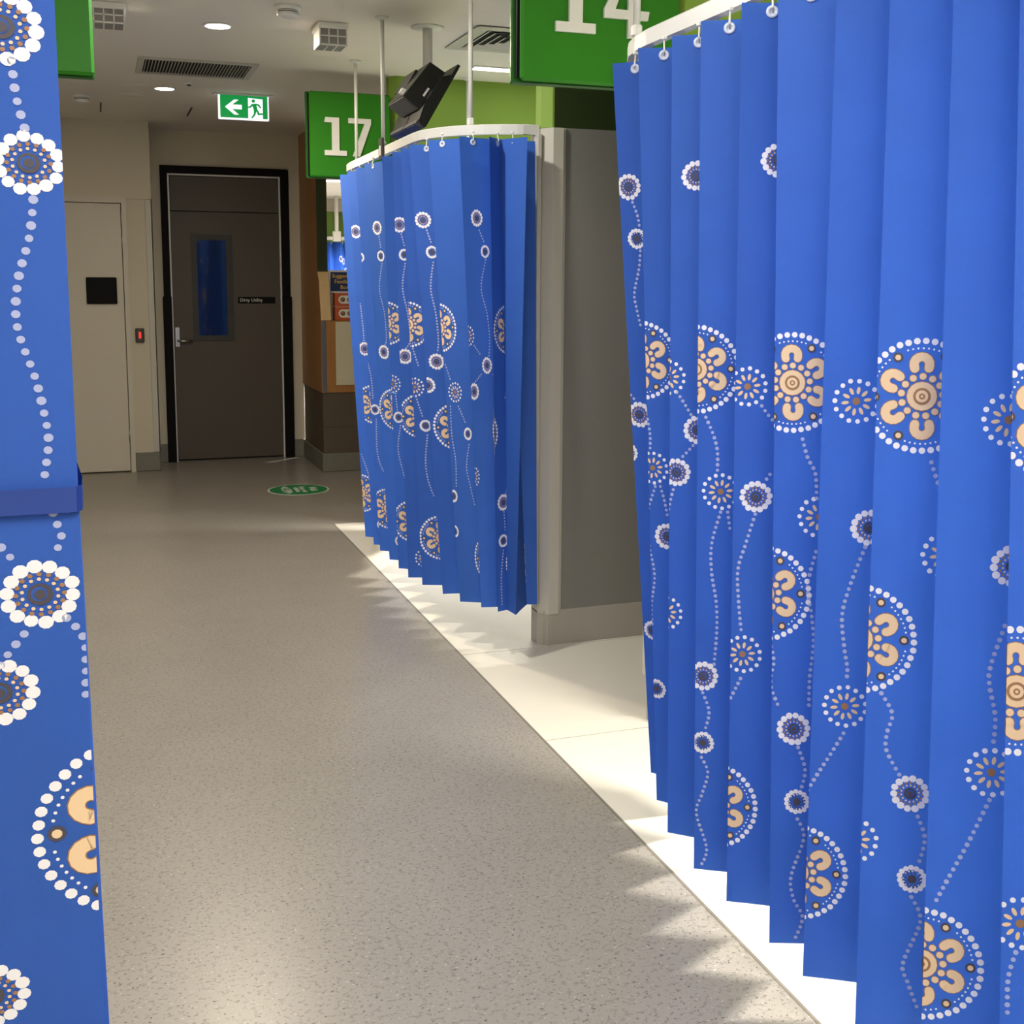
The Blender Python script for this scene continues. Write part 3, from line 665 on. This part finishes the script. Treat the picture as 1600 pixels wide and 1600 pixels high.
def grid_box(label, x0, x1, y0, y1, drop):
    g = thing('emergency_luminaire', label, 'ceiling fitting', ((x0 + x1) / 2, (y0 + y1) / 2, CEIL), 'gridded ceiling fittings')
    MB().box((x0 - .01, y0 - .01, CEIL - .030), (x1 + .01, y1 + .01, CEIL - .0005), bev=.004).build('housing', PLAST, g)
    MB().box((x0, y0, CEIL - drop), (x1, y1, CEIL - .028), bev=.003).build('lens', GRID, g)
    for i in range(4):
        x = x0 + (x1 - x0) * i / 3
        MB().box((x - .003, y0 - .002, CEIL - drop - .002), (x + .003, y1, CEIL - .03)).build('rib', PLAST, g)
    MB().box((x0 - .003, y0 - .002, CEIL - drop - .003), (x1 + .003, y0 + .004, CEIL - drop + .004)).build('rib', PLAST, g)
    MB().box((x0 - .003, y0 - .002, CEIL - drop * .5 - .014), (x1 + .003, y0 + .003, CEIL - drop * .5 - .008)).build('rib', PLAST, g)
grid_box('boxy ceiling fitting with grey gridded lens above the sign reading 17', 1.065, 1.195, 5.86, 6.02, .105)
grid_box('gridded grey ceiling fitting beside the cut off green sign', .035, .165, 5.80, 5.96, .09)
# linear supply grille
v = thing('linear_vent', 'long ceiling vent with thin slats in front of the exit sign', 'vent', (.6, 7.35, CEIL))
x0, x1, y0, y1 = .270, .935, 7.06, 7.66
y0, y1 = 7.10, 7.62
m = MB(); fz = CEIL - .012
m.box((x0, y0, fz), (x1, y0 + .03, CEIL - .0005)).box((x0, y1 - .03, fz), (x1, y1, CEIL - .0005)).box((x0, y0 + .03, fz), (x0 + .035, y1 - .03, CEIL - .0005)).box((x1 - .035, y0 + .03, fz), (x1, y1 - .03, CEIL - .0005))
m.build('frame', PTRIM, v)
MB().box((x0 + .03, y0 + .025, CEIL - .002), (x1 - .03, y1 - .025, CEIL - .0008)).build('void', VOID, v)
ns = 33; slat = None
for i in range(ns):
    x = x0 + .045 + (x1 - x0 - .09) * i / (ns - 1)
    if slat is None:
        slat = MB().box((-.0016, y0 + .028, -.0115), (.0016, y1 - .028, -.002)).build('slat', PTRIM, v); so = slat
    else:
        so = bpy.data.objects.new('slat', slat.data); col.objects.link(so); so.parent = v
    so.matrix_parent_inverse = v.matrix_basis.inverted(); so.location = (x, 0, CEIL)
# four way diffuser
v = thing('square_diffuser', 'square four way ceiling diffuser above the middle bay', 'vent', (2.1, 5.95, CEIL))
cx, cy = 2.10, 5.955
def sqring(a, b, z0, z1):
    mm = MB(); P0 = [(-a, -a), (a, -a), (a, a), (-a, a)]; P1 = [(-b, -b), (b, -b), (b, b), (-b, b)]
    vs = [(cx + p[0], cy + p[1], z0) for p in P0] + [(cx + p[0], cy + p[1], z1) for p in P1]
    vs += [(x_, y_, z_ + .003) for x_, y_, z_ in vs]
    fs = []
    for i in range(4):
        k = (i + 1) % 4; fs += [(i, k, 4 + k, 4 + i), (8 + k, 8 + i, 12 + i, 12 + k), (i, 8 + i, 8 + k, k), (4 + k, 12 + k, 12 + i, 4 + i)]
    return mm.add(vs, fs)
sqring(.297, .225, CEIL - .008, CEIL - .008).build('frame', PTRIM, v)
MB().box((cx - .225, cy - .225, CEIL - .002), (cx + .225, cy + .225, CEIL - .0008)).build('void', VOID, v)
for q in range(5): a = .215 - .042 * q; sqring(a, a - .016, CEIL - .009, CEIL - .004).build('cone', PTRIM, v)
# exit sign
e = thing('exit_sign', 'illuminated green exit sign with arrow and running figure', 'exit sign', (.98, 8.26, CEIL))
ey = 8.256; ex0, ex1, ez0, ez1 = .812, 1.146, 2.620, 2.782
MB().box((ex0 - .03, ey - .02, CEIL - .012), (ex1 + .03, ey + .05, CEIL - .0005), bev=.003).build('mounting_bar', PLAST, e)
MB().box((ex0, ey, ez0), (ex1, ey + .02, ez1), bev=.004).build('panel', EXW, e)
MB().box((ex0 + .012, ey - .0015, ez0 + .012), (ex1 - .010, ey + .002, ez1 - .002)).build('green_field', EXG, e)
sx, sz = ex1 - ex0, ez1 - ez0
g = lambda u, w_: (ex0 + u * sx, ez0 + w_ * sz)
MB().prism([g(.13, .50), g(.31, .80), g(.40, .80), g(.27, .60), g(.46, .60), g(.46, .42), g(.27, .42), g(.40, .20), g(.31, .20)], 'xz', ey - .003, ey).build('arrow', EXW, e)
MB().prism([g(.585, .06), g(.875, .06), g(.875, .86), g(.585, .90)], 'xz', ey - .0025, ey).build('doorway', EXW, e)
m = MB(); yy0, yy1 = ey - .0045, ey - .002
m.prism([g(.69 + .035 * math.cos(t_ * PI / 5), .78 + .07 * math.sin(t_ * PI / 5)) for t_ in range(10)], 'xz', yy0, yy1)
for pl in ([(.665, .66), (.74, .68), (.775, .40), (.70, .36)], [(.70, .42), (.76, .44), (.72, .20), (.665, .08), (.635, .10), (.69, .24)], [(.735, .44), (.785, .40), (.805, .30), (.92, .31), (.92, .25), (.775, .22)],
           [(.67, .68), (.69, .60), (.63, .50), (.56, .50), (.56, .54), (.615, .56)], [(.72, .69), (.80, .66), (.85, .52), (.82, .50), (.775, .60), (.72, .62)]):
    m.prism([g(*p) for p in pl], 'xz', yy0, yy1)
m.build('running_figure', EXG, e)
for x, y, r, lb in ((.288, 8.16, .085, 'flat round ceiling cover nearer the linear vent'), (.272, 8.58, .085, 'flat round ceiling cover farther from the linear vent')):
    o = MB().lathe([(r, -.0005), (r, -.003), (r * .92, -.005)], (x, y, CEIL), n=28).build('ceiling_cover', CEILM); tag(o, lb, 'ceiling cover')
o = thing('sensor', 'tiny ceiling sensor right of the second downlight', 'sensor', (.602, 7.93, CEIL))
MB().lathe([(.030, -.0005), (.030, -.006), (.022, -.012)], (.602, 7.93, CEIL), n=18).build('base', PLAST, o)
MB().lathe([(.016, -.011), (.010, -.020)], (.602, 7.93, CEIL), n=14).build('eye', DKGREY, o)

# ------------------------------------------------------------------ monitor on a ceiling pole
mo = thing('ceiling_monitor', 'black monitor hung from the ceiling on a white pole', 'monitor', (1.57, 5.65, CEIL))
MB().lathe([(.082, -.0005), (.082, -.006), (.070, -.010)], (1.585, 5.80, CEIL), n=28).build('ceiling_plate', PLAST, mo)
MB().lathe([(.024, 2.50), (.024, CEIL - .006)], (1.585, 5.80, 0), n=18).build('pole', WHITE, mo)
# display frame: width along Y, leaning so that the screen looks down towards the bed (+X)
bx = Vector((1.447, 0, 2.251)); tx = Vector((1.612, 0, 2.530)); up = (tx - bx).normalized(); nrm = Vector((up.z, 0, -up.x)); hgt = (tx - bx).length
def slab(pts, ya, yb, mi=0, mm=None):
    mm = mm or MB(); pl = [bx + up * a + nrm * b for a, b in pts]; mm.prism([(p.y * 0 + p.x, p.z) for p in pl], 'xz', ya, yb, mi); return mm
YA, YBm = 5.33, 5.88
slab([(0, .0), (hgt, .0), (hgt, -.014), (0, -.020)], YA, YBm).build('bezel', MONB, mo)
slab([(.012, .0025), (hgt - .012, .0025), (hgt - .012, -.001), (.012, -.001)], YA + .012, YBm - .012).build('screen', SCREEN, mo)
slab([(.0, -.018), (hgt - .05, -.012), (hgt * .74, -.045), (.09, -.055), (.01, -.040)], YA + .015, YBm - .015).build('back_cover', MONB, mo)
slab([(-.006, -.002), (.014, -.002), (.014, -.046), (-.006, -.046)], YA + .02, YBm - .02).build('lower_edge', MONG, mo)
slab([(-.008, -.012), (.002, -.012), (.002, -.040), (-.008, -.040)], YA + .05, YA + .20).build('port_cover', MONP, mo)
slab([(-.008, -.012), (.002, -.012), (.002, -.040), (-.008, -.040)], YA + .24, YBm - .05).build('port_cover', MONP, mo)
slab([(.075, -.052), (.285, -.030), (.285, -.115), (.085, -.145)], 5.42, 5.72).build('computer_box', MONB, mo)
slab([(.066, -.060), (.080, -.060), (.090, -.142), (.076, -.142)], 5.425, 5.715).build('box_end', MONG, mo)
slab([(.10, -.140), (.13, -.138), (.125, -.160), (.10, -.160)], 5.47, 5.50).build('cable_plug', PLAST, mo)
slab([(.135, -.060), (.18, -.056), (.18, -.066), (.135, -.070)], 5.4185, 5.4215).build('cable_plug', PLAST, mo)
MB().box((1.555, 5.60, 2.47), (1.615, 5.83, 2.53), bev=.006).build('mount_arm', MONB, mo)
slab([(.17, -.05), (.27, -.04), (.27, -.13), (.17, -.13)], 5.60, 5.83).build('tilt_head', MONB, mo)

# ------------------------------------------------------------------ floor sticker
s = thing('floor_sticker', 'round green distancing sticker with white rim on the grey floor', 'sticker', (1.365, 8.71, 0))
MB().lathe([(.228, .0003), (.228, .0012)], (1.365, 8.71, 0), n=48, smooth=False).build('rim', PLAST, s)
MB().lathe([(.214, .0011), (.214, .0018)], (1.365, 8.71, 0), n=48, smooth=False).build('disc', STIK, s)
def flat(x, y, a): return Matrix.Translation((x, y, .0022)) @ Matrix.Rotation(a, 4, 'Z')
AN = math.radians(-90)
text('Wait', .085, flat(1.450, 8.71, AN), 'lettering', PLAST, s, .0003, 'CENTER', .001)
text('Keep your', .058, flat(1.385, 8.71, AN), 'lettering', PLAST, s, .0003, 'CENTER', .001)
text('distance', .058, flat(1.337, 8.71, AN), 'lettering', PLAST, s, .0003, 'CENTER', .001)
text('<1.5M>', .095, flat(1.245, 8.71, AN), 'lettering', PLAST, s, .0003, 'CENTER', .003)

# ------------------------------------------------------------------ reception counter and things on it
c = thing('reception_counter', 'oak and white reception counter beyond the middle curtain', 'counter', (2.2, 9.6, 0))
prof = [(10.42, .652), (10.42, CEIL), (9.60, CEIL), (9.60, 1.62), (9.536, 1.547), (9.47, 1.236), (9.47, .652)]
MB().prism(prof, 'yz', 1.69, 1.775).build('end_panel', WOOD, c)
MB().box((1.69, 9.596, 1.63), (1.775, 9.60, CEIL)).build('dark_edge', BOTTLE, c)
MB().prism([(9.600, 1.622), (9.536, 1.549), (9.469, 1.238), (9.464, 1.239), (9.531, 1.551), (9.596, 1.626)], 'yz', 1.692, 1.774).build('sloped_cap', LITOAK, c)  # paler oak than the panel: reception light put into the colour
MB().box((1.694, 9.468, .66), (1.732, 9.4705, 1.234)).build('metal_edge', STEEL, c)
MB().box((1.775, 9.475, .652), (3.6, 9.53, 1.236)).build('apron', WOOD, c)
MB().box((1.808, 9.466, .711), (3.56, 9.478, 1.225), bev=.002).build('front_panel', CPANEL, c)
MB().box((1.775, 9.53, 1.206), (3.6, 9.85, 1.236), bev=.003).build('ledge', WOOD, c)
MB().box((1.700, 9.485, .368), (3.6, 10.40, .652)).build('kick_panel', STONE, c)
MB().box((1.700, 9.485, .150), (3.6, 10.40, .366)).build('kick_panel', STONE, c)
MB().box((1.688, 9.468, 0), (3.6, 10.42, .150), bev=.006).build('skirting', SKIRT, c)
def carton(label, z):
    k = thing('glove_carton', label, 'box', (1.93, 9.56, z), 'orange cartons on the counter')
    MB().box((1.812, 9.50, z), (2.05, 9.60, z + .108), bev=.003).build('body', ORANGE, k)
    pts = []
    for i in range(16):
        a = 2 * PI * i / 16; pts.append((1.93 + (.055 if math.cos(a) > 0 else -.055) + .034 * math.cos(a), z + .056 + .034 * math.sin(a)))
    MB().prism(pts, 'xz', 9.4985, 9.501).build('oval_label', PLAST, k)
    for dx in (-.055, 0, .055): MB().lathe([(.020, 0), (.020, .002)], (1.93 + dx, 9.4985, z + .056), axis='y', n=14).build('tan_spot', CLOTH[4], k)
    MB().box((1.815, 9.502, z + .1075), (2.047, 9.598, z + .1105)).build('lid_strip', PLAST, k)
carton('lower orange carton with white oval on the reception counter', 1.2365)
carton('upper orange carton with white oval, stacked on the counter', 1.3480)
b = thing('suggestion_box', 'suggestion box with navy card standing on the reception counter', 'box', (1.9, 9.68, 1.236))
MB().box((1.795, 9.635, 1.2365), (2.06, 9.80, 1.60), bev=.004).build('body', PLAST, b)
MB().box((1.782, 9.615, 1.455), (2.063, 9.635, 1.64), bev=.003).build('card_holder', PLAST, b)
MB().box((1.800, 9.6125, 1.470), (2.045, 9.6155, 1.625)).build('card', NAVY, b)
for i, w_ in enumerate(('Suggestions', 'Feedback', 'Box')):
    text(w_, .044, FACE(1.915, 9.612, 1.580 - .046 * i), 'lettering', YEL, b, .0004, 'CENTER', .0006)

# ------------------------------------------------------------------ bay far beyond the counter
fp = struct('wall_far_partition', 'green partition far beyond the reception counter', 'wall', (3.5, 18.1, 0))
MB().box((3.0, 18.1, 0), (3.44, 18.2, 2.62)).build('bright_panel', WGREEN, fp)
MB().box((3.44, 18.3, 0), (6.5, 18.4, 2.62)).build('side_panel', WGREEN, fp)
MB().box((2.2, 18.0, 2.60), (6.5, 18.4, CEIL)).build('bulkhead', WALL, fp)
ft = thing('curtain_track', 'far white curtain track seen over the reception counter', 'curtain track', (3.4, 17.4, 2.15))
MB().sweep([(2.6, 17.4), (3.4, 17.4), (4.6, 17.4)], .03, 2.15, 2.20).build('rail', WHITE, ft)
MB().lathe([(.03, 2.2), (.03, CEIL - .001)], (3.36, 17.4, 0), n=12).build('suspension_rod', WHITE, ft)
MB().box((3.30, 17.37, 2.13), (3.42, 17.43, 2.28), bev=.01).build('rail_clamp', PLAST, ft)
T = [np.array([2.75 + .165 * i, 17.36, 0]) for i in range(9)]; B = [np.array([2.78 + .16 * i, 17.36, 0]) for i in range(9)]
curtain('far blue curtain seen over the reception counter', (3.4, 17.4, 0), T, B, 2.12, .25, [('A', 3, 531, 409, 1.5), ('A', 3, 534, 423, 1.2), ('A', 5, 539, 404, 1.4)], [], .5, side=1, seedv=2)
for x, y, p, lb in ((2.825, 14.8, 1., 'round ceiling light seen under the sign reading 17'), (3.5, 16.4, 1.2, 'added unseen ceiling light in front of the far curtain'), (5.4, 14.5, 1., 'round ceiling light over the hidden side of the reception'), (3.0, 11.4, .8, 'round ceiling light above the staff side of the counter')):  # the one before the far curtain is added to brighten the far bay
    d = thing('downlight', lb, 'downlight', (x, y, CEIL), 'reception ceiling lights')
    MB().lathe([(.14, -.0006), (.14, -.006), (.125, -.008), (.12, -.001)], (x, y, CEIL), n=28).build('trim_ring', PLAST, d)
    MB().lathe([(.121, -.006), (.115, -.009)], (x, y, CEIL), n=28).build('diffuser', EMITW, d)
    area_light('lamp', (x, y, CEIL - .015), P_REC * p, .22, .22, NEUT, d, 'DISK', math.radians(110))
